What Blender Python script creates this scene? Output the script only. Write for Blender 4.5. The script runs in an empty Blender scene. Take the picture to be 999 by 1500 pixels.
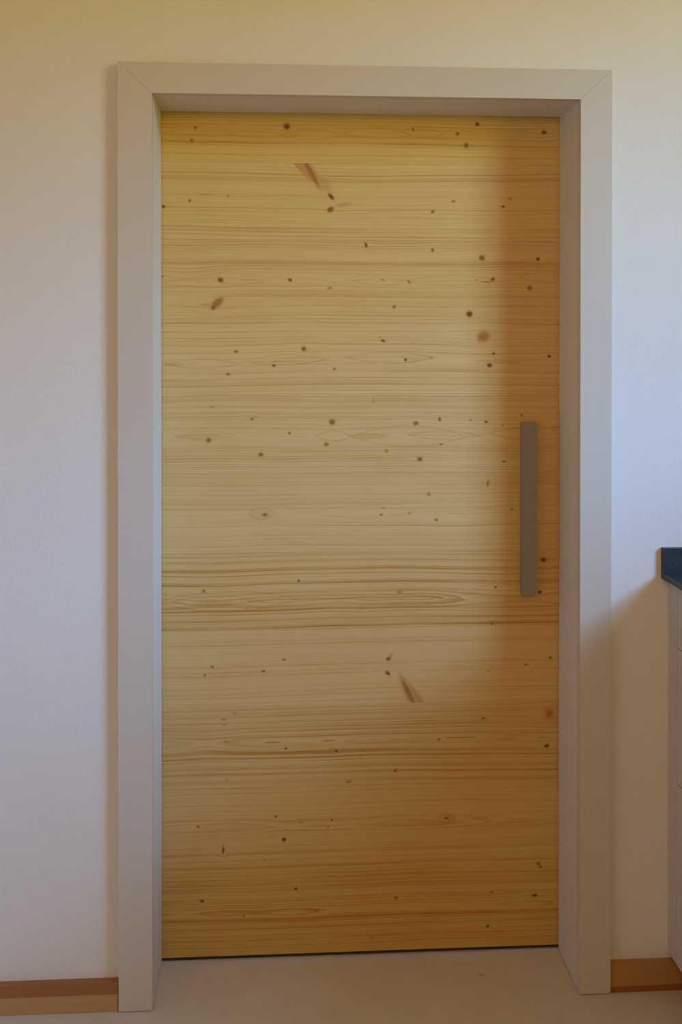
import bpy, bmesh, math, random
from mathutils import Vector, Matrix

# ------------------------------------------------------------------ camera, sky, light, exposure
SC = bpy.context.scene
COL = SC.collection
F_PX, PP_Y, YAW, PITCH, ROLL = 1465.1, 519.05, .0583, -.0059, .0003
CAM = Vector((-.1939, -2.2597, 1.4902))

cam_d = bpy.data.cameras.new('camera')
cam_d.sensor_fit = 'VERTICAL'
cam_d.sensor_height = 36.0
cam_d.lens = F_PX / 1500 * 36.0
cam_d.shift_y = -(750 - PP_Y) / 1500
cam_d.clip_start = .05
cam = bpy.data.objects.new('camera', cam_d)
COL.objects.link(cam)
FWD = Vector((math.sin(YAW) * math.cos(PITCH), math.cos(YAW) * math.cos(PITCH), math.sin(PITCH)))
RGT = Vector((math.cos(YAW), -math.sin(YAW), 0))
UPV = RGT.cross(FWD)
r2 = RGT * math.cos(ROLL) + UPV * math.sin(ROLL)
u2 = -RGT * math.sin(ROLL) + UPV * math.cos(ROLL)
RGT, UPV = r2, u2
M3 = Matrix((RGT, UPV, -FWD)).transposed()
cam.matrix_world = Matrix.Translation(CAM) @ M3.to_4x4()
SC.camera = cam

SC.view_settings.view_transform = 'Standard'
SC.view_settings.look = 'None'
SC.view_settings.gamma = 1
SC.view_settings.use_curve_mapping = False
SC.view_settings.exposure = 0.06
SC.cycles.use_denoising = True

SKY = (9.6, 20.5, 37.4)         # clear sky near the horizon, seen by a camera balanced for lamp light
LAND = (5.2, 4.9, .10)          # sunlit slopes below it
SKYLINE = (.18, .25)          # sine of the elevation where the slopes give way to the sky
LAMP_POS = (-.3, -3.2, 2.3)     # added warm fill light, unseen, behind the camera
LAMP_RGB = (1.0, .62, .26)
LAMP_W = 39.0
WIN_X = 2.10                    # the window wall, to the right of the picture
WIN_Y = (-2.4, -1.2)
WIN_Z = (1.7, 3.0)
CEIL = 3.15
ROOM_XL = -2.3

world = bpy.data.worlds.new('sky')
SC.world = world
world.use_nodes = True
nt = world.node_tree
nt.nodes.clear()
tc = nt.nodes.new('ShaderNodeTexCoord')
sx = nt.nodes.new('ShaderNodeSeparateXYZ')
mr = nt.nodes.new('ShaderNodeMapRange')
mr.interpolation_type = 'SMOOTHSTEP'
mr.inputs['From Min'].default_value, mr.inputs['From Max'].default_value = SKYLINE
mx = nt.nodes.new('ShaderNodeMix')
mx.data_type = 'RGBA'
mx.inputs['A'].default_value = LAND + (1,)
mx.inputs['B'].default_value = (1, 1, 1, 1)
fall = nt.nodes.new('ShaderNodeMapRange')         # a clear sky darkens towards the zenith
for k, q in zip(('From Min', 'From Max', 'To Min', 'To Max'), (.37, .60, 1.0, .25)):
    fall.inputs[k].default_value = q
nt.links.new(sx.outputs['Z'], fall.inputs['Value'])
sk = nt.nodes.new('ShaderNodeVectorMath')
sk.operation = 'SCALE'
sk.inputs[0].default_value = SKY
nt.links.new(fall.outputs[0], sk.inputs['Scale'])
nt.links.new(sk.outputs[0], mx.inputs['B'])
bg = nt.nodes.new('ShaderNodeBackground')
wo = nt.nodes.new('ShaderNodeOutputWorld')
nt.links.new(tc.outputs['Generated'], sx.inputs[0])
nt.links.new(sx.outputs['Z'], mr.inputs['Value'])
nt.links.new(mr.outputs['Result'], mx.inputs['Factor'])
nt.links.new(mx.outputs['Result'], bg.inputs['Color'])
nt.links.new(bg.outputs[0], wo.inputs[0])

def portal(x, wy, wz, rot):
    d = bpy.data.lights.new('window_portal', 'AREA')
    d.shape = 'RECTANGLE'
    d.size = wz[1] - wz[0]
    d.size_y = wy[1] - wy[0]
    d.cycles.is_portal = True
    o = bpy.data.objects.new('window_portal', d)
    COL.objects.link(o)
    o.location = (x, sum(wy) / 2, sum(wz) / 2)
    o.rotation_euler = (0, math.radians(rot), 0)
portal(WIN_X + .02, WIN_Y, WIN_Z, 90)             # faces -x, into the room

lamp_d = bpy.data.lights.new('warm_fill_light', 'POINT')  # bare point light added for warm fill, no fixture built
lamp_d.energy = LAMP_W
lamp_d.color = LAMP_RGB
lamp_d.shadow_soft_size = .22
lamp = bpy.data.objects.new('warm_fill_light', lamp_d)
COL.objects.link(lamp)
lamp.location = LAMP_POS

# ------------------------------------------------------------------ helpers
def ray(px, py):
    return FWD + RGT * ((px - 499.5) / F_PX) + UPV * ((PP_Y - py) / F_PX)
def at_y(px, py, Y):
    d = ray(px, py)
    return CAM + d * ((Y - CAM.y) / d.y)

def obj(name, bm, mat, parent=None, smooth=False, bevel=0, seg=2):
    """bmesh in world coordinates -> one mesh object"""
    if bevel:
        es = [e for e in bm.edges if len(e.link_faces) == 2 and e.calc_face_angle() > .5]
        bmesh.ops.bevel(bm, geom=es, offset=bevel, segments=seg, affect='EDGES', profile=.5)
    bmesh.ops.recalc_face_normals(bm, faces=bm.faces)
    me = bpy.data.meshes.new(name)
    bm.to_mesh(me)
    bm.free()
    if smooth:
        for p in me.polygons:
            p.use_smooth = True
    me.materials.append(mat)
    o = bpy.data.objects.new(name, me)
    COL.objects.link(o)
    if parent:
        o.parent = parent
        o.location = -world_loc(parent)
    return o

def world_loc(o):
    l = Vector(o.location)
    while o.parent:
        o = o.parent
        l += Vector(o.location)
    return l

def empty(name, loc):
    o = bpy.data.objects.new(name, None)
    o.empty_display_size = .1
    COL.objects.link(o)
    o.location = loc
    return o

def tag(o, label=None, cat=None, kind=None, group=None):
    if label: o['label'] = label
    if cat: o['category'] = cat
    if kind: o['kind'] = kind
    if group: o['group'] = group
    return o

def add_box(bm, x0, x1, y0, y1, z0, z1):
    vs = [bm.verts.new((x, y, z)) for x in (x0, x1) for y in (y0, y1) for z in (z0, z1)]
    for f in ((0, 1, 3, 2), (4, 6, 7, 5), (0, 4, 5, 1), (2, 3, 7, 6), (0, 2, 6, 4), (1, 5, 7, 3)):
        bm.faces.new([vs[i] for i in f])
    return vs

def box(*a):
    bm = bmesh.new()
    add_box(bm, *a)
    return bm

def prism(poly, y0, y1):
    """polygon in x,z extruded along y"""
    bm = bmesh.new()
    a = [bm.verts.new((x, y0, z)) for x, z in poly]
    b = [bm.verts.new((x, y1, z)) for x, z in poly]
    bm.faces.new(a)
    bm.faces.new(b[::-1])
    n = len(poly)
    for i in range(n):
        bm.faces.new((a[i], b[i], b[(i + 1) % n], a[(i + 1) % n]))
    return bm

# ------------------------------------------------------------------ materials
class NT:
    """tiny helper around a node tree"""
    def __init__(s, tree):
        s.t = tree
    def n(s, typ, **kw):
        nd = s.t.nodes.new('ShaderNode' + typ)
        for k, v in kw.items():
            setattr(nd, k, v)
        return nd
    def put(s, sock, v):
        if isinstance(v, bpy.types.NodeSocket):
            s.t.links.new(v, sock)
        elif v is not None:
            sock.default_value = v
    def m(s, op, a, b=None, c=None, clamp=False):
        nd = s.n('Math', operation=op, use_clamp=clamp)
        for i, v in enumerate((a, b, c)):
            if v is not None:
                s.put(nd.inputs[i], v)
        return nd.outputs[0]
    def mix(s, f, a, b, blend='MIX'):
        nd = s.n('Mix', data_type='RGBA', blend_type=blend)
        s.put(nd.inputs['Factor'], f)
        s.put(nd.inputs['A'], a if isinstance(a, bpy.types.NodeSocket) else tuple(a) + (1,))
        s.put(nd.inputs['B'], b if isinstance(b, bpy.types.NodeSocket) else tuple(b) + (1,))
        return nd.outputs['Result']
    def xyz(s, x, y, z):
        nd = s.n('CombineXYZ')
        s.put(nd.inputs[0], x); s.put(nd.inputs[1], y); s.put(nd.inputs[2], z)
        return nd.outputs[0]
    def noise(s, vec, scale=1., detail=2., rough=.5):
        nd = s.n('TexNoise')
        s.put(nd.inputs['Vector'], vec)
        nd.inputs['Scale'].default_value = scale
        nd.inputs['Detail'].default_value = detail
        nd.inputs['Roughness'].default_value = rough
        return nd.outputs['Fac']
    def rng(s, v, a, b, c=0., d=1., smooth=False):
        nd = s.n('MapRange', interpolation_type='SMOOTHSTEP' if smooth else 'LINEAR')
        s.put(nd.inputs['Value'], v)
        for k, q in zip(('From Min', 'From Max', 'To Min', 'To Max'), (a, b, c, d)):
            s.put(nd.inputs[k], q)
        return nd.outputs[0]

def new_mat(name):
    m = bpy.data.materials.new(name)
    m.use_nodes = True
    m.node_tree.nodes.clear()
    N = NT(m.node_tree)
    b = N.n('BsdfPrincipled')
    o = N.n('OutputMaterial')
    m.node_tree.links.new(b.outputs[0], o.inputs[0])
    return m, N, b

def obj_xyz(N):
    t = N.n('TexCoord')
    s = N.n('SeparateXYZ')
    N.t.links.new(t.outputs['Object'], s.inputs[0])
    return t.outputs['Object'], s.outputs[0], s.outputs[1], s.outputs[2]

def bump(N, b, h, strength, dist):
    nd = N.n('Bump')
    nd.inputs['Strength'].default_value = strength
    nd.inputs['Distance'].default_value = dist
    N.put(nd.inputs['Height'], h)
    N.t.links.new(nd.outputs[0], b.inputs['Normal'])

def plain(name, col, rough=.5, var=.04, scale=6., bump_s=0., bump_scale=300., metal=0., spec=.4):
    m, N, b = new_mat(name)
    v, x, y, z = obj_xyz(N)
    f = N.noise(v, scale, 3)
    k = N.rng(f, .3, .7, 1 - var, 1 + var)
    c = N.mix(1., col, N.xyz(k, k, k), 'MULTIPLY')
    N.put(b.inputs['Base Color'], c)
    b.inputs['Roughness'].default_value = rough
    b.inputs['Metallic'].default_value = metal
    b.inputs['Specular IOR Level'].default_value = spec
    if bump_s:
        bump(N, b, N.noise(v, bump_scale, 2, .6), bump_s, .002)
    return m

M_WALL = plain('white_plaster', (.80, .79, .77), .85, .015, 3, .35, 210, spec=.2)
M_CASING = plain('taupe_lacquer', (.635, .59, .525), .45, .01, 4, .06, 500, spec=.35)
M_JAMB = plain('taupe_lacquer_lit', (.74, .69, .63), .45, .01, 4, .06, 500, spec=.35)  # casing lacquer made paler, standing in for brighter light on the jambs
M_FLOOR = plain('beige_linoleum', (.67, .64, .60), .42, .03, 9, .05, 400, spec=.3)
def add_fleck(m, p, r):
    """one small dark scuff on the floor"""
    N = NT(m.node_tree)
    b = [n for n in m.node_tree.nodes if n.type == 'BSDF_PRINCIPLED'][0]
    src = b.inputs['Base Color'].links[0].from_socket
    v, x, y, z = obj_xyz(N)
    dx = N.m('DIVIDE', N.m('SUBTRACT', x, p[0]), r * 1.6)
    dy = N.m('DIVIDE', N.m('SUBTRACT', y, p[1]), r)
    q = N.m('SQRT', N.m('ADD', N.m('MULTIPLY', dx, dx), N.m('MULTIPLY', dy, dy)))
    N.put(b.inputs['Base Color'], N.mix(N.rng(q, 1.2, .3, 0, .45), src, (.22, .17, .13)))
d_ = ray(706, 1428)
add_fleck(M_FLOOR, CAM + d_ * (-CAM.z / d_.z), .006)
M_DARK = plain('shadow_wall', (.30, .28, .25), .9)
M_HANDLE = plain('matt_steel', (.33, .30, .245), .45, .02, 30, .05, 700, metal=.25)
M_CAB = plain('taupe_front', (.64, .58, .53), .5, .01, 5, .04, 500, spec=.35)
M_GAP_SHADE = plain('dark_gap_fill', (.05, .04, .032), .9)  # near-black, paints the shade in the gap below the door
M_GAP = plain('cabinet_carcass', (.22, .18, .15), .8)
M_WINF = plain('white_window_frame', (.75, .75, .74), .4)

def stone_mat():
    m, N, b = new_mat('dark_stone')
    v, x, y, z = obj_xyz(N)
    f = N.noise(v, 160, 3, .7)
    g = N.noise(v, 40, 2)
    c = N.mix(N.rng(f, .35, .7), (.012, .016, .024), (.034, .046, .062))
    c = N.mix(N.rng(g, .4, .7, 0, .4), c, (.03, .055, .075))
    N.put(b.inputs['Base Color'], c)
    b.inputs['Roughness'].default_value = .38
    return m
M_STONE = stone_mat()

def ceil_mat():
    m, N, b = new_mat('spruce_ceiling')
    v, x, y, z = obj_xyz(N)
    f = N.noise(N.xyz(N.m('MULTIPLY', x, 60.), N.m('MULTIPLY', y, 1.5), z), 1., 4)
    N.put(b.inputs['Base Color'], N.mix(N.rng(f, .3, .7), (.66, .44, .18), (.50, .30, .10)))
    b.inputs['Roughness'].default_value = .55
    return m
M_CEIL = ceil_mat()

# ---- spruce: knots bend and darken the grain
def knot_group():
    g = bpy.data.node_groups.new('knot', 'ShaderNodeTree')
    I = g.interface
    for nm in ('x', 'z', 'kx', 'kz', 'rx', 'rz', 'rot', 'dark', 'soft', 'defl_in', 'dark_in', 'halo_in'):
        I.new_socket(nm, in_out='INPUT', socket_type='NodeSocketFloat')
    for nm in ('defl', 'dark', 'halo'):
        I.new_socket(nm, in_out='OUTPUT', socket_type='NodeSocketFloat')
    N = NT(g)
    gi = g.nodes.new('NodeGroupInput')
    go = g.nodes.new('NodeGroupOutput')
    i = gi.outputs
    dx = N.m('SUBTRACT', i['x'], i['kx'])
    dz = N.m('SUBTRACT', i['z'], i['kz'])
    co, si = N.m('COSINE', i['rot']), N.m('SINE', i['rot'])
    a = N.m('ADD', N.m('MULTIPLY', dx, co), N.m('MULTIPLY', dz, si))
    b = N.m('SUBTRACT', N.m('MULTIPLY', dz, co), N.m('MULTIPLY', dx, si))
    qa, qb = N.m('DIVIDE', a, i['rx']), N.m('DIVIDE', b, i['rz'])
    q = N.m('SQRT', N.m('ADD', N.m('MULTIPLY', qa, qa), N.m('MULTIPLY', qb, qb)))
    lo = N.m('SUBTRACT', 1., i['soft'])
    hi = N.m('ADD', 1., i['soft'])
    core = N.m('MULTIPLY', N.m('SUBTRACT', 1., N.rng(q, lo, hi, 0, 1, True)), i['dark'])
    N.put(go.inputs['dark'], N.m('MAXIMUM', core, i['dark_in']))
    halo = N.m('MULTIPLY', N.m('SUBTRACT', 1., N.rng(q, .6, 2.6, 0, 1, True)), i['dark'])
    N.put(go.inputs['halo'], N.m('MAXIMUM', halo, i['halo_in']))
    ea = N.m('DIVIDE', dx, N.m('MULTIPLY', i['rx'], 5.))
    eb = N.m('DIVIDE', dz, N.m('MULTIPLY', i['rz'], 3.))
    e = N.m('EXPONENT', N.m('MULTIPLY', N.m('ADD', N.m('MULTIPLY', ea, ea), N.m('MULTIPLY', eb, eb)), -1.))
    s = N.m('DIVIDE', dz, N.m('ADD', N.m('ABSOLUTE', dz), i['rz']))
    push = N.m('MULTIPLY', N.m('MULTIPLY', N.m('MULTIPLY', s, e), i['rz']), N.m('MULTIPLY', i['dark'], 1.1))
    N.put(go.inputs['defl'], N.m('SUBTRACT', i['defl_in'], push))
    return g
KNOT = knot_group()

def wood_mat(name, seed, zc, F, d0, d1, d2, knots, bands, loops, z0, z1, light=(.74, .525, .225), dark=(.50, .245, .052),
             amp=.5, tilt=0., wob=.010, rough=.5):
    """zc: height of the pith line; F rings per metre; d0+d1*x+noise*d2: depth of the pith behind the face"""
    m, N, b = new_mat(name)
    v, x, y, z = obj_xyz(N)
    defl, dk, ha = 0., 0., 0.
    for (kx, kz, rx, rz, rot, d, soft) in knots:
        g = N.n('Group')
        g.node_tree = KNOT
        for k, q in zip(('x', 'z', 'kx', 'kz', 'rx', 'rz', 'rot', 'dark', 'soft', 'defl_in', 'dark_in', 'halo_in'),
                        (x, z, kx, kz, rx, rz, rot, d, soft, defl, dk, ha)):
            N.put(g.inputs[k], q)
        defl, dk, ha = g.outputs['defl'], g.outputs['dark'], g.outputs['halo']
    lf = N.noise(N.xyz(N.m('MULTIPLY', x, 2.2), seed * 7.3, N.m('MULTIPLY', z, 3.)), 1., 2, .4)
    zw = N.m('ADD', N.m('ADD', z, defl), N.m('MULTIPLY', N.m('SUBTRACT', lf, .5), wob * 2))
    zt = N.m('SUBTRACT', zw, N.m('MULTIPLY', x, tilt))
    dn = N.noise(N.xyz(N.m('MULTIPLY', x, 3.3), seed * 3.1, 0.), 1., 1, .4)
    dd = N.m('ADD', N.m('ADD', N.m('MULTIPLY', x, d1), d0), N.m('MULTIPLY', N.m('SUBTRACT', dn, .5), d2 * 2))
    rz = N.m('SUBTRACT', zt, zc)
    r = N.m('SQRT', N.m('ADD', N.m('MULTIPLY', rz, rz), N.m('MULTIPLY', dd, dd)))
    sgn = N.m('MULTIPLY', N.m('SIGN', rz), .13)
    w = N.noise(N.xyz(N.m('MULTIPLY', N.m('ADD', r, sgn), 55.), seed * 1.7, 0.), 1., 2, .6)
    u = N.m('ADD', N.m('MULTIPLY', r, F), N.m('MULTIPLY', w, 5.))
    fr = N.m('FRACT', u)
    prof = N.m('MULTIPLY', N.m('POWER', fr, 1.8), N.rng(fr, .88, 1., 1., 0.))
    wn = N.n('TexWhiteNoise', noise_dimensions='2D')
    N.put(wn.inputs['Vector'], N.xyz(N.m('FLOOR', u), seed, 0.))
    a = N.m('POWER', wn.outputs['Value'], 1.3)
    fade = N.rng(N.noise(N.xyz(N.m('MULTIPLY', x, 4.), seed, N.m('MULTIPLY', z, 30.)), 1., 2), .3, .65, .35, 1.)
    ring = N.m('MULTIPLY', N.m('MULTIPLY', prof, N.m('ADD', N.m('MULTIPLY', a, .75), .25)), N.m('MULTIPLY', fade, amp * 2.0))
    # fine fibre
    fb = N.noise(N.xyz(N.m('MULTIPLY', x, 5.), seed, N.m('MULTIPLY', zt, 420.)), 1., 2, .6)
    fib = N.m('MULTIPLY', N.rng(fb, .35, .75), .16)
    tot = N.m('ADD', ring, fib)
    # the plank's own marked late-wood bands
    fd = N.rng(N.noise(N.xyz(N.m('MULTIPLY', x, 2.5), seed + 5, N.m('MULTIPLY', z, 14.)), 1., 2), .3, .6, .35, 1.)
    for q0 in range(0, len(bands), 7):                     # a colour ramp holds seven bands
        cr = N.n('ValToRGB')
        N.put(cr.inputs[0], N.rng(zt, z0, z1))
        H = z1 - z0
        st = [(0., 0.)]
        for (bz, bw, bs) in sorted(bands[q0:q0 + 7]):
            c = (bz - z0) / H
            h = bw / H
            st += [(c - h * .55, 0.), (c - h * .2, bs), (c + h * .12, bs * .8), (c + h * .9, 0.)]
        st += [(1., 0.)]
        st = sorted([(max(0., min(1., p)), q) for p, q in st], key=lambda t: t[0])
        el = cr.color_ramp.elements
        while len(el) < len(st):
            el.new(1.)
        for k in range(len(st)):
            el[k].position = st[k][0]
            el[k].color = (st[k][1],) * 3 + (1,)
        tot = N.m('ADD', tot, N.m('MULTIPLY', cr.outputs[0], fd))
    # lens-shaped figure where the saw ran almost along a growth ring
    for (lx, lz, lrx, lrz, ls, fill) in loops:
        ax = N.m('DIVIDE', N.m('SUBTRACT', x, lx), lrx)
        az = N.m('DIVIDE', N.m('ABSOLUTE', N.m('SUBTRACT', zt, N.m('ADD', lz, N.m('MULTIPLY', N.m('SUBTRACT', lx, 0.), -tilt)))), lrz)
        lv = N.m('ADD', az, N.m('MULTIPLY', ax, ax))
        wln = .0016 / lrz
        e = N.m('DIVIDE', N.m('SUBTRACT', lv, 1.), wln)
        ln = N.m('EXPONENT', N.m('MULTIPLY', N.m('MULTIPLY', e, e), -1.))
        if fill:
            ln = N.m('MAXIMUM', ln, N.rng(lv, 1., 1. - wln, 0., fill))
        tot = N.m('ADD', tot, N.m('MULTIPLY', ln, ls))
    tot = N.m('MINIMUM', tot, 1.)
    col = N.mix(tot, light, dark)
    mo = N.noise(N.xyz(N.m('MULTIPLY', x, 3.), seed, N.m('MULTIPLY', z, 9.)), 1., 2)
    col = N.mix(N.rng(mo, .4, .75, 0, .3), col, N.mix(1., col, (.97, .90, .78), 'MULTIPLY'))
    col = N.mix(N.m('MULTIPLY', ha, .30), col, (.60, .31, .09))
    kn = N.noise(v, 260, 3)
    dn_ = N.m('MULTIPLY', dk, N.rng(kn, .25, .75, .85, 1.1))
    col = N.mix(N.rng(dn_, 0, .6), col, (.52, .245, .066))
    col = N.mix(N.rng(dn_, .48, .95), col, (.16, .070, .022))
    N.put(b.inputs['Base Color'], col)
    N.put(b.inputs['Roughness'], N.rng(tot, 0, 1, rough + .04, rough - .06))
    b.inputs['Specular IOR Level'].default_value = .16
    fine = N.noise(N.xyz(N.m('MULTIPLY', x, 5.), seed, N.m('MULTIPLY', z, 420.)), 1., 2, .6)
    bump(N, b, fine, .10, .0005)
    return m

# ------------------------------------------------------------------ the setting
HW, CL, CR_, CT, HT = .5615, .0755, .073, .0685, 2.13     # casing: half width, widths left / right / top, height
JX0, JX1, JZ = -HW + CL, HW - CR_, HT - CT                  # clear opening
WY, DY = .022, .180                                        # wall face, door face (casing face is y = 0)
XL, XR, YB = ROOM_XL, WIN_X, -5.2

tag(obj('floor', box(XL - .2, XR + .2, YB - .2, .60, -.06, 0), M_FLOOR), 'smooth beige floor running under the sliding door', 'floor', 'structure')
tag(obj('ceiling', box(XL - .2, XR + .2, YB - .2, .60, CEIL, CEIL + .08), M_CEIL), 'spruce boarded ceiling above the room', 'ceiling', 'structure')

# door wall: three solid pieces around the opening joined into one wall, a slot behind it for the sliding leaf
bm = bmesh.new()
OX0, OX1, OZ = JX0 - .02, JX1 + .02, JZ + .02
add_box(bm, XL - .2, OX0, WY, .165, 0, CEIL)
add_box(bm, OX1, XR + .2, WY, .165, 0, CEIL)
add_box(bm, OX0, OX1, WY, .165, OZ, CEIL)
tag(obj('wall_back', bm, M_WALL), 'white plaster wall around the door opening', 'wall', 'structure')
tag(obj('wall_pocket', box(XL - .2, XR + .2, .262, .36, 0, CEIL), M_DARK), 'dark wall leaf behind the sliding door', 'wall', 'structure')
tag(obj('wall_left', box(XL - .1, XL, YB, WY, 0, CEIL), M_WALL), 'white plaster wall left of the picture', 'wall', 'structure')
tag(obj('wall_front', box(XL - .1, XR + .1, YB - .1, YB, 0, CEIL), M_CEIL), 'spruce boarded wall behind the camera', 'wall', 'structure')
bm = bmesh.new()
add_box(bm, XR, XR + .12, YB, WIN_Y[0], 0, CEIL)
add_box(bm, XR, XR + .12, WIN_Y[1], WY, 0, CEIL)
add_box(bm, XR, XR + .12, WIN_Y[0], WIN_Y[1], 0, WIN_Z[0])
add_box(bm, XR, XR + .12, WIN_Y[0], WIN_Y[1], WIN_Z[1], CEIL)
tag(obj('wall_right', bm, M_WALL), 'white plaster wall with the daylight window', 'wall', 'structure')

# casing with mitred corners, jamb lining
trim = empty('trim_1', (0, 0, 0))
tag(trim, 'taupe lacquered door casing with mitred corners and deep jambs', 'door frame', 'structure')
G = .0005
FG = .0025                                                  # shadow joint above the floor
obj('casing_side', prism([(-HW, FG), (JX0, FG), (JX0, JZ - G), (-HW, HT - G)], 0, WY + .001), M_CASING, trim, bevel=.0008)
obj('casing_side', prism([(HW, FG), (JX1, FG), (JX1, JZ - G), (HW, HT - G)], 0, WY + .001), M_CASING, trim, bevel=.0008)
obj('casing_head', prism([(-HW, HT), (HW, HT), (JX1, JZ), (JX0, JZ)], 0, WY + .001), M_CASING, trim, bevel=.0008)
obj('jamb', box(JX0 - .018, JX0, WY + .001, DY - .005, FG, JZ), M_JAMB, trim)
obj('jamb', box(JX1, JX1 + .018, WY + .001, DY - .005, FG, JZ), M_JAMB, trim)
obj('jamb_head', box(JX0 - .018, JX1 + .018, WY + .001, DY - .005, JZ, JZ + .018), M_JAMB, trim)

# ------------------------------------------------------------------ baseboards
def bb_mat(name, seed, zsplit, lower, upper):
    m, N, b = new_mat(name)
    v, x, y, z = obj_xyz(N)
    n1 = N.noise(N.xyz(N.m('MULTIPLY', x, 2.), seed, N.m('MULTIPLY', z, 10.)), 1., 2)
    zz = N.m('ADD', N.m('SUBTRACT', z, zsplit), N.m('MULTIPLY', N.m('SUBTRACT', n1, .5), .012))
    f = N.rng(zz, -.0015, .0015, 0, 1, True)
    g = N.noise(N.xyz(N.m('MULTIPLY', x, 4.), seed, N.m('MULTIPLY', z, 350.)), 1., 3, .6)
    c = N.mix(f, lower, upper)
    c = N.mix(N.rng(g, .35, .7, 0, .35), c, N.mix(1., c, (.72, .58, .42), 'MULTIPLY'))
    N.put(b.inputs['Base Color'], c)
    b.inputs['Roughness'].default_value = .5
    return m
BBY = .004
tag(obj('baseboard_left', box(XL, -HW - .0022, BBY, WY + .001, .0008, .0665),
        bb_mat('larch_two_tone', 3, .040, (.55, .34, .15), (.38, .16, .055)), bevel=.0015),
    'two tone wooden baseboard left of the door casing', 'baseboard', 'structure')
tag(obj('baseboard_right', box(HW + .0022, .79, BBY, WY + .001, .0008, .0665),
        bb_mat('larch_honey', 8, .0135, (.34, .115, .03), (.50, .265, .075)), bevel=.0015),
    'honey coloured wooden baseboard between door casing and cabinet', 'baseboard', 'structure')

# ------------------------------------------------------------------ the sliding door
door = empty('door_1', ((JX0 + JX1) / 2, DY, 0))
tag(door, 'spruce sliding door of wide horizontal planks with many knots', 'door', 'structure')
SEAM_PX = [240, 352, 467, 577, 693, 808, 920, 1031, 1149, 1261]
ZB = .0105
SEAMS = [JZ + .03] + [at_y(528, p, DY).z for p in SEAM_PX] + [ZB]
PPM = F_PX / (DY - CAM.y)                                   # pixels per metre on the door face

def K(px, py, r, ry=None, rot=0., d=.9, soft=.35):
    p = at_y(px, py, DY)
    return (p.x, p.z, .90 * r / PPM, .90 * (ry or r) / PPM, math.radians(rot), d, max(soft, .45) if r < 8 else soft)
def B(py, w, s):
    return (at_y(528, py, DY).z, w / PPM, s)

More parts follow.
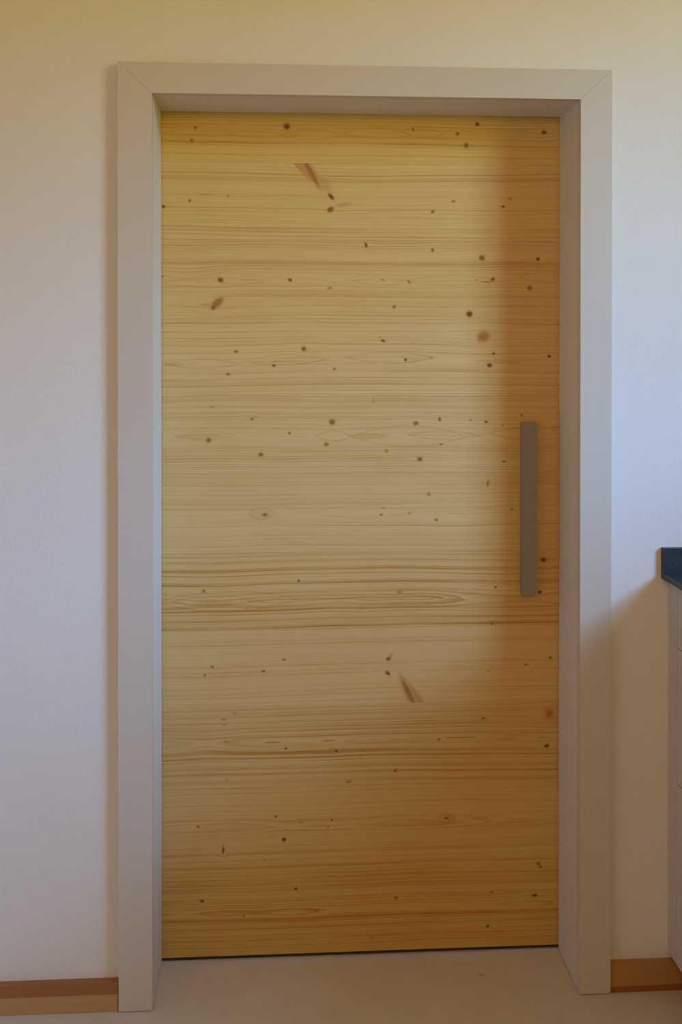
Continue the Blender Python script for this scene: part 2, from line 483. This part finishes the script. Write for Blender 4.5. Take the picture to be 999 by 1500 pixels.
KN = [
 [K(286,187,2.6,d=.6), K(281,206,2.8,d=.7), K(420,185,5,d=.85), K(605,189.5,2,3,d=.6), K(670,196,3,d=.7), K(699,182,3.4),
  K(683,213,4.2,d=.75), K(797,194,4.4,3)],
 [K(440,236,44,11.5,-50,d=.38,soft=.2), K(455,252,30,4.6,-60,d=.62,soft=.45), K(441,243,16,2,-62,d=.42,soft=.5), K(474,270,16,8,-52,d=.22,soft=.5), K(485,288,6.5,3.2,-48,d=.85), K(484,307,5.6,4,30,d=.8), K(503,300,12,3,8,d=.28,soft=.6),
  K(278,294,2.3,d=.7), K(239.5,302.5,2.6), K(334,287,2.4,d=.4), K(299,285,7,1.2,d=.35), K(664,295,3.2,1.8,d=.6),
  K(747,291,3.4,1.6,d=.5), K(737,302.5,3,2,d=.8), K(634,310,3.4,2.6,40,d=.65)],
 [K(536,359,2.4,4.6,15,d=.8), K(633.5,366.5,2.3,3,d=.8), K(706,378,5,4.4,-30,d=.75), K(788,379.5,3,d=.9), K(323,410,4.6,3.8,-20,d=.8),
  K(425,410,3.6,2.6,-20,d=.8), K(238,405,2.5,d=.5), K(318,444,13,6,42,d=.6,soft=.4), K(313,450,5,3.4,55,d=.75), K(304,446,11,2.6,0,d=.3,soft=.6),
  K(483,422,4,2,15,d=.5), K(561,410,4,1.3,-15,d=.5), K(599,413,4.2,1.5,-55,d=.6), K(722,409,3.6,2.8,20,d=.8), K(714,413,9,1.3,d=.4),
  K(776,422,4.4,4,d=.65), K(698,410,3,1.5,d=.4), K(577.5,449.5,2.8,d=.7), K(687.5,460,5.2,4.8,d=.92,soft=.2)],
 [K(708,493,10.5,9,25,d=.55,soft=.45), K(706,494,6,5,d=.62,soft=.5), K(346,515,3,2.2,d=.7), K(445,511,3.8,d=.75), K(401,535.5,3,2.3,d=.85), K(404,530,6,1.2,d=.35), K(334,548,3,2.3,d=.65),
  K(490,540.5,2.6,2.2,d=.6), K(561,499,3.6,2.2,-25,d=.85), K(557,494,2.4,1.5,d=.45), K(594,527,2.5,2.2,d=.9), K(723,518,3,2.2,d=.75), K(717,535,4,3.2,d=.95),
  K(804.5,522,2.5,d=.95), K(632,524,3,1.8,d=.4)],
 [K(547,587,1.4,4,d=.45), K(310,596,4,1.8,d=.35), K(369,614,2.4,2,d=.75), K(372,612,5,1.2,20,d=.35), K(305.5,645,4,3.6,d=.75), K(424,634.5,2.4,2,d=.7), K(382,666,4,3.4,d=.7),
  K(486.5,618,5,4.8,d=.72,soft=.2), K(478,651,4,3,d=.65), K(609,620,4,3.4,d=.75), K(566,661,3.4,3,d=.5), K(615,672.5,4.4,3.8,d=.75), K(644,614,2.4,3.2,d=.8), K(689,615,1.8,2,d=.5),
  K(712,618,3,2.2,d=.8), K(764,608,2.6,2,d=.65), K(736,623,2.4,1.3,d=.5), K(646,651,2.5,1.7,d=.7), K(738,676,2.5,1.8,d=.8)],
 [K(714.5,708,1.6,6,-6,d=.7), K(628,724,2.8,2.6,d=.6), K(388,754,4.6,2.8,d=.7), K(383,753.5,18,8,d=.10,soft=.08), K(558,754,3,1.5,d=.7), K(562,744,2.2,1.3,-20,d=.45),
  K(600,752,2.2,1.6,d=.45), K(639,761.5,2.8,2,d=.75), K(750,746,3,1.6,d=.7)],
 [K(796,820,4.4,3.8,d=.95), K(437.5,851,2.2,2,d=.9), K(298.5,866,3.2,3,d=.6), K(585.5,867,3.6,3.8,d=.5), K(726,860,2.4,1.9,d=.8), K(790.5,867.5,4,2.8,d=.95),
  K(720.5,913,2.2,2.8,d=.8), K(530,891,4,1.8,d=.4), K(361,892,4,1.5,d=.3)],
 [K(569,965,4.4,3,25,d=.8), K(572,961,5,2.4,40,d=.4), K(568,986,4.8,3,-40,d=.85), K(606,1022,34,10.5,-56,d=.40,soft=.25), K(598,1014,28,4.4,-64,d=.66,soft=.45), K(613,1024,20,2.2,-58,d=.45,soft=.5), K(590,997,8,5,-60,d=.4,soft=.6), K(311,977,2.8,1.8,d=.65),
  K(300,989,2.6,1.8,-30,d=.65), K(386,983,3,2,d=.75), K(416,966,3.2,2.2,d=.65), K(806,963.5,2.6,1.8,15,d=.8), K(770,973.5,2.5,1.7,d=.7), K(715,982.5,2.6,1.3,d=.45)],
 [K(804.5,1045,6.5,8,d=.6,soft=.5), K(804.5,1046,11,13,d=.25,soft=.5), K(801,1092.5,4.4,3,15,d=.95), K(328,1054,5,1.5,d=.5), K(328.5,1061.5,4,1.3,d=.5), K(331,1086.5,3.6,1.4,-10,d=.5),
  K(344,1045,4,3,60,d=.25), K(418.5,1096.5,2.6,1.9,d=.8), K(492.5,1100,2.8,2.3,d=.92), K(528,1107.5,3,1.5,d=.5), K(579,1129,2.3,2.2,d=.9), K(643,1083,2.6,1.9,15,d=.7),
  K(708,1052,3.8,1.8,d=.7), K(332,1142,3,3,d=.3), K(511,1145,5,1.9,15,d=.6)],
 [K(404,1196,2.8,2.2,d=.75), K(290,1211,2.8,1.7,-15,d=.7), K(416,1230,3.2,3.6,-40,d=.9), K(327,1245,2,6,-6,d=.85), K(486,1201.5,2.8,1.7,d=.8), K(480.5,1211,2.4,1.3,15,d=.6),
  K(441,1204.5,3.2,1.7,d=.5), K(654,1198.5,4.4,2.6,-8,d=.75), K(654,1199,15,8.5,0,d=.22,soft=.12), K(388,1260,3,2,d=.3)],
 [K(788.5,1265,3.4,2.8,-20,d=.8), K(792,1270,2.4,3,30,d=.75), K(433.5,1302,2.6,2.3,20,d=.95), K(296,1320,3.6,2.8,d=.85), K(357,1342.5,2.2,1.7,d=.7), K(580,1315,3.4,2.8,d=.75),
  K(525,1339,2.2,2.6,d=.45), K(720,1306.5,2.4,1.8,d=.7), K(783,1311.5,4.6,2.6,d=.92), K(714.5,1356.5,2.6,2.8,d=.9), K(546,1373.5,6,3,30,d=.3)],
]
BD = [
 [B(174,3,.15), B(190,2.5,.1), B(229,4,.10)],
 [B(255,2.5,.18), B(263,4,.38), B(306,4,.16), B(334,3.4,.42), B(339,3,.38), B(272,2,.12)],
 [B(353,4,.3), B(361,10,.12), B(387,7,.55), B(396,2,.15), B(421,2.6,.3), B(428,2,.2)],
 [B(472,8,.16), B(505,3,.24), B(512,2,.15), B(564,3,.25), B(555,2,.15)],
 [B(580,3,.25), B(596,3,.25), B(606,3,.25), B(627,2.5,.2), B(655,4,.3), B(660,2,.2), B(684,3,.12)],
 [B(700,4,.2), B(707,3,.35), B(711,2.4,.32), B(745,5,.2), B(771,2,.16), B(784,2,.16), B(791,2.4,.25), B(799,2.6,.3)],
 [B(812,4,.25), B(820,9,.22), B(832,5,.60), B(852,5,.68), B(865,2.4,.35), B(891,5,.66), B(896,2.6,.5), B(905,3,.55), B(915,6,.42)],
 [B(937,2.6,.35), B(942,2.4,.32), B(972,6,.18), B(1012,3,.32), B(1018,2.4,.25)],
 [B(1035,4,.25), B(1046,2.5,.35), B(1055,2.6,.48), B(1067,3.2,.5), B(1076,3,.5), B(1108,4,.5), B(1123,5,.5), B(1132,3,.5), B(1144,6,.3)],
 [B(1158,2,.22), B(1166,2,.18), B(1213,5,.2), B(1245,4,.4), B(1255,6,.2)],
 [B(1265,5,.16), B(1282,4,.55), B(1297,4.6,.62), B(1312,2,.25), B(1341,5,.62), B(1345,3,.4), B(1354,3.4,.6), B(1365,4,.35), B(1385,8,.2)],
]
def L(px, py, rx, rz, st=.35, fill=0.):
    p = at_y(px, py, DY)
    return (p.x, p.z, rx / PPM, rz / PPM, st * .72, fill)
LP = [
 [L(385,196.5,52,5,.25), L(455,197,46,7,.3), L(552,196,50,8,.3), L(625,195,22,6,.25), L(640,194,56,9,.25)],
 [],
 [L(310,414.5,76,6,.3), L(560,413,44,5,.3), L(660,411,64,7,.3), L(800,408,42,8,.3), L(835,408,26,4,.3)],
 [L(298,531.5,50,7,.32), L(255,532.5,13,1.6,.5,.8), L(420,528,58,8,.28), L(440,529,40,3.5,.26), L(570,525.5,64,8,.36), L(610,524.5,24,3.5,.22,.5), L(752,526,26,4,.28)],
 [L(300,639,42,6,.3), L(290,640,32,3,.3,.7), L(488,638,25,8,.42), L(600,639,84,16,.32), L(540,638.5,28,3.5,.42,.8), L(650,637,54,6.5,.42), L(786,633,70,10,.42), L(822,628,14,6,.5)],
 [L(383,753.5,18.5,8,.42), L(530,751,75,9,.25), L(780,745,80,5,.25)],
 [L(312,878,58,7,.4), L(333,879,102,15,.36), L(306,878,12,2.6,.3,.9), L(470,875,70,4,.3,.3), L(640,868,60,6,.22)],
 [],
 [L(543,1085,38,5,.32), L(611,1084,24,4,.3,.6), L(780,1080,46,6,.3), L(420,1092,60,4,.2,.4)],
 [L(335,1210,38,5,.25,.5), L(570,1201,36,7,.2), L(640,1199,26,9,.25), L(760,1198,70,6,.22)],
 [L(238,1330,18,5,.4), L(430,1325,60,8,.22)],
]
#        pith px, rings/m, d0, d1, d2, amp, light tint
PL = [
 (196, 150, .000, .010, .030, .45), (430, 150, .020, .02, .02, .42), (413, 130, .004, -.012, .030, .45), (530, 140, .006, .016, .028, .45),
 (639, 120, .004, .014, .030, .50), (754, 150, .012, -.012, .022, .42), (879, 110, .006, .018, .026, .72), (1110, 150, .020, -.01, .02, .38),
 (1084, 110, .006, -.012, .028, .78), (1206, 140, .010, .014, .024, .40), (1331, 100, .006, .018, .026, .78)]
TINT = [(.81,.575,.18), (.79,.575,.22), (.775,.55,.22), (.78,.555,.235), (.77,.545,.23), (.755,.525,.215), (.735,.50,.195), (.75,.51,.205), (.71,.48,.185), (.73,.49,.185), (.70,.46,.14)]
DW0, DW1 = JX0 - .03, JX1 + .03
for i in range(11):
    zt, zb = SEAMS[i], SEAMS[i + 1]
    pc, F, d0, d1, d2, amp = PL[i]
    m = wood_mat('spruce_plank', i * 1.37 + .6, at_y(528, pc, DY).z, F, d0, d1, d2, KN[i], BD[i], LP[i], zb - .01, zt + .01, light=TINT[i], amp=amp)
    obj('plank', box(DW0, DW1, DY, DY + .042, zb + .00015, zt - .00015), m, door, bevel=.0003, seg=1)

obj('gap_shade_strip', box(DW0 + .002, DW1 - .002, DY + .005, DY + .037, .0012, ZB), M_GAP_SHADE, door)  # added dark strip that stands in for the shade under the leaf

# flat steel bar screwed to the door face
h0, h1 = at_y(762, 869, DY), at_y(788, 618, DY)
HT_ = .027
hx0 = .3915; hx1 = at_y(787, 740, DY - HT_).x
handle = obj('pull_handle', box(hx0, hx1, DY - HT_, DY - .0002, .8865, 1.3085), M_HANDLE, door, bevel=.0014, seg=3)
handle['label'] = 'tall flat matt steel bar handle'

# ------------------------------------------------------------------ kitchen counter at the right edge
CXF, CXP = .6868, .7052                                     # worktop edge, drawer-front plane
CX1, CY1 = 1.34, -1.90
wt = empty('worktop', ((CXF + CX1) / 2, (CY1 + WY) / 2, .955))
tag(wt, 'dark blue-grey stone worktop with low upstand against the wall', 'worktop')
obj('slab', box(CXF, CX1, CY1, WY - .0005, .9550, .9690), M_STONE, wt, bevel=.001)
obj('upstand', box(CXF, CX1, WY - .0165, WY - .0005, .9692, 1.0272), M_STONE, wt, bevel=.0008)
cb = empty('kitchen_cabinet', ((CXP + CX1) / 2, (CY1 + WY) / 2, 0))
tag(cb, 'taupe handleless kitchen drawer cabinet under the dark worktop', 'cabinet')
CZ0 = .0815
obj('filler_strip', box(CXP, CXP + .019, -.0300, WY - .0005, CZ0, .9545), M_CAB, cb, bevel=.0006)
obj('carcass', box(CXP + .0195, CX1, CY1 + .003, WY - .003, CZ0 + .002, .9540), M_GAP, cb)
obj('plinth', box(CXP + .055, CX1, CY1 + .02, -.002, .0005, CZ0), M_GAP, cb)
zs = [CZ0, .4975, .8070, .9540]
for ya, yb in ((-.0318, -.930), (-.9330, CY1)):
    for a, b_ in zip(zs[:-1], zs[1:]):
        obj('drawer_front', box(CXP, CXP + .019, yb, ya, a + (.0012 if a > CZ0 else 0), b_ - .0012), M_CAB, cb, bevel=.0006)
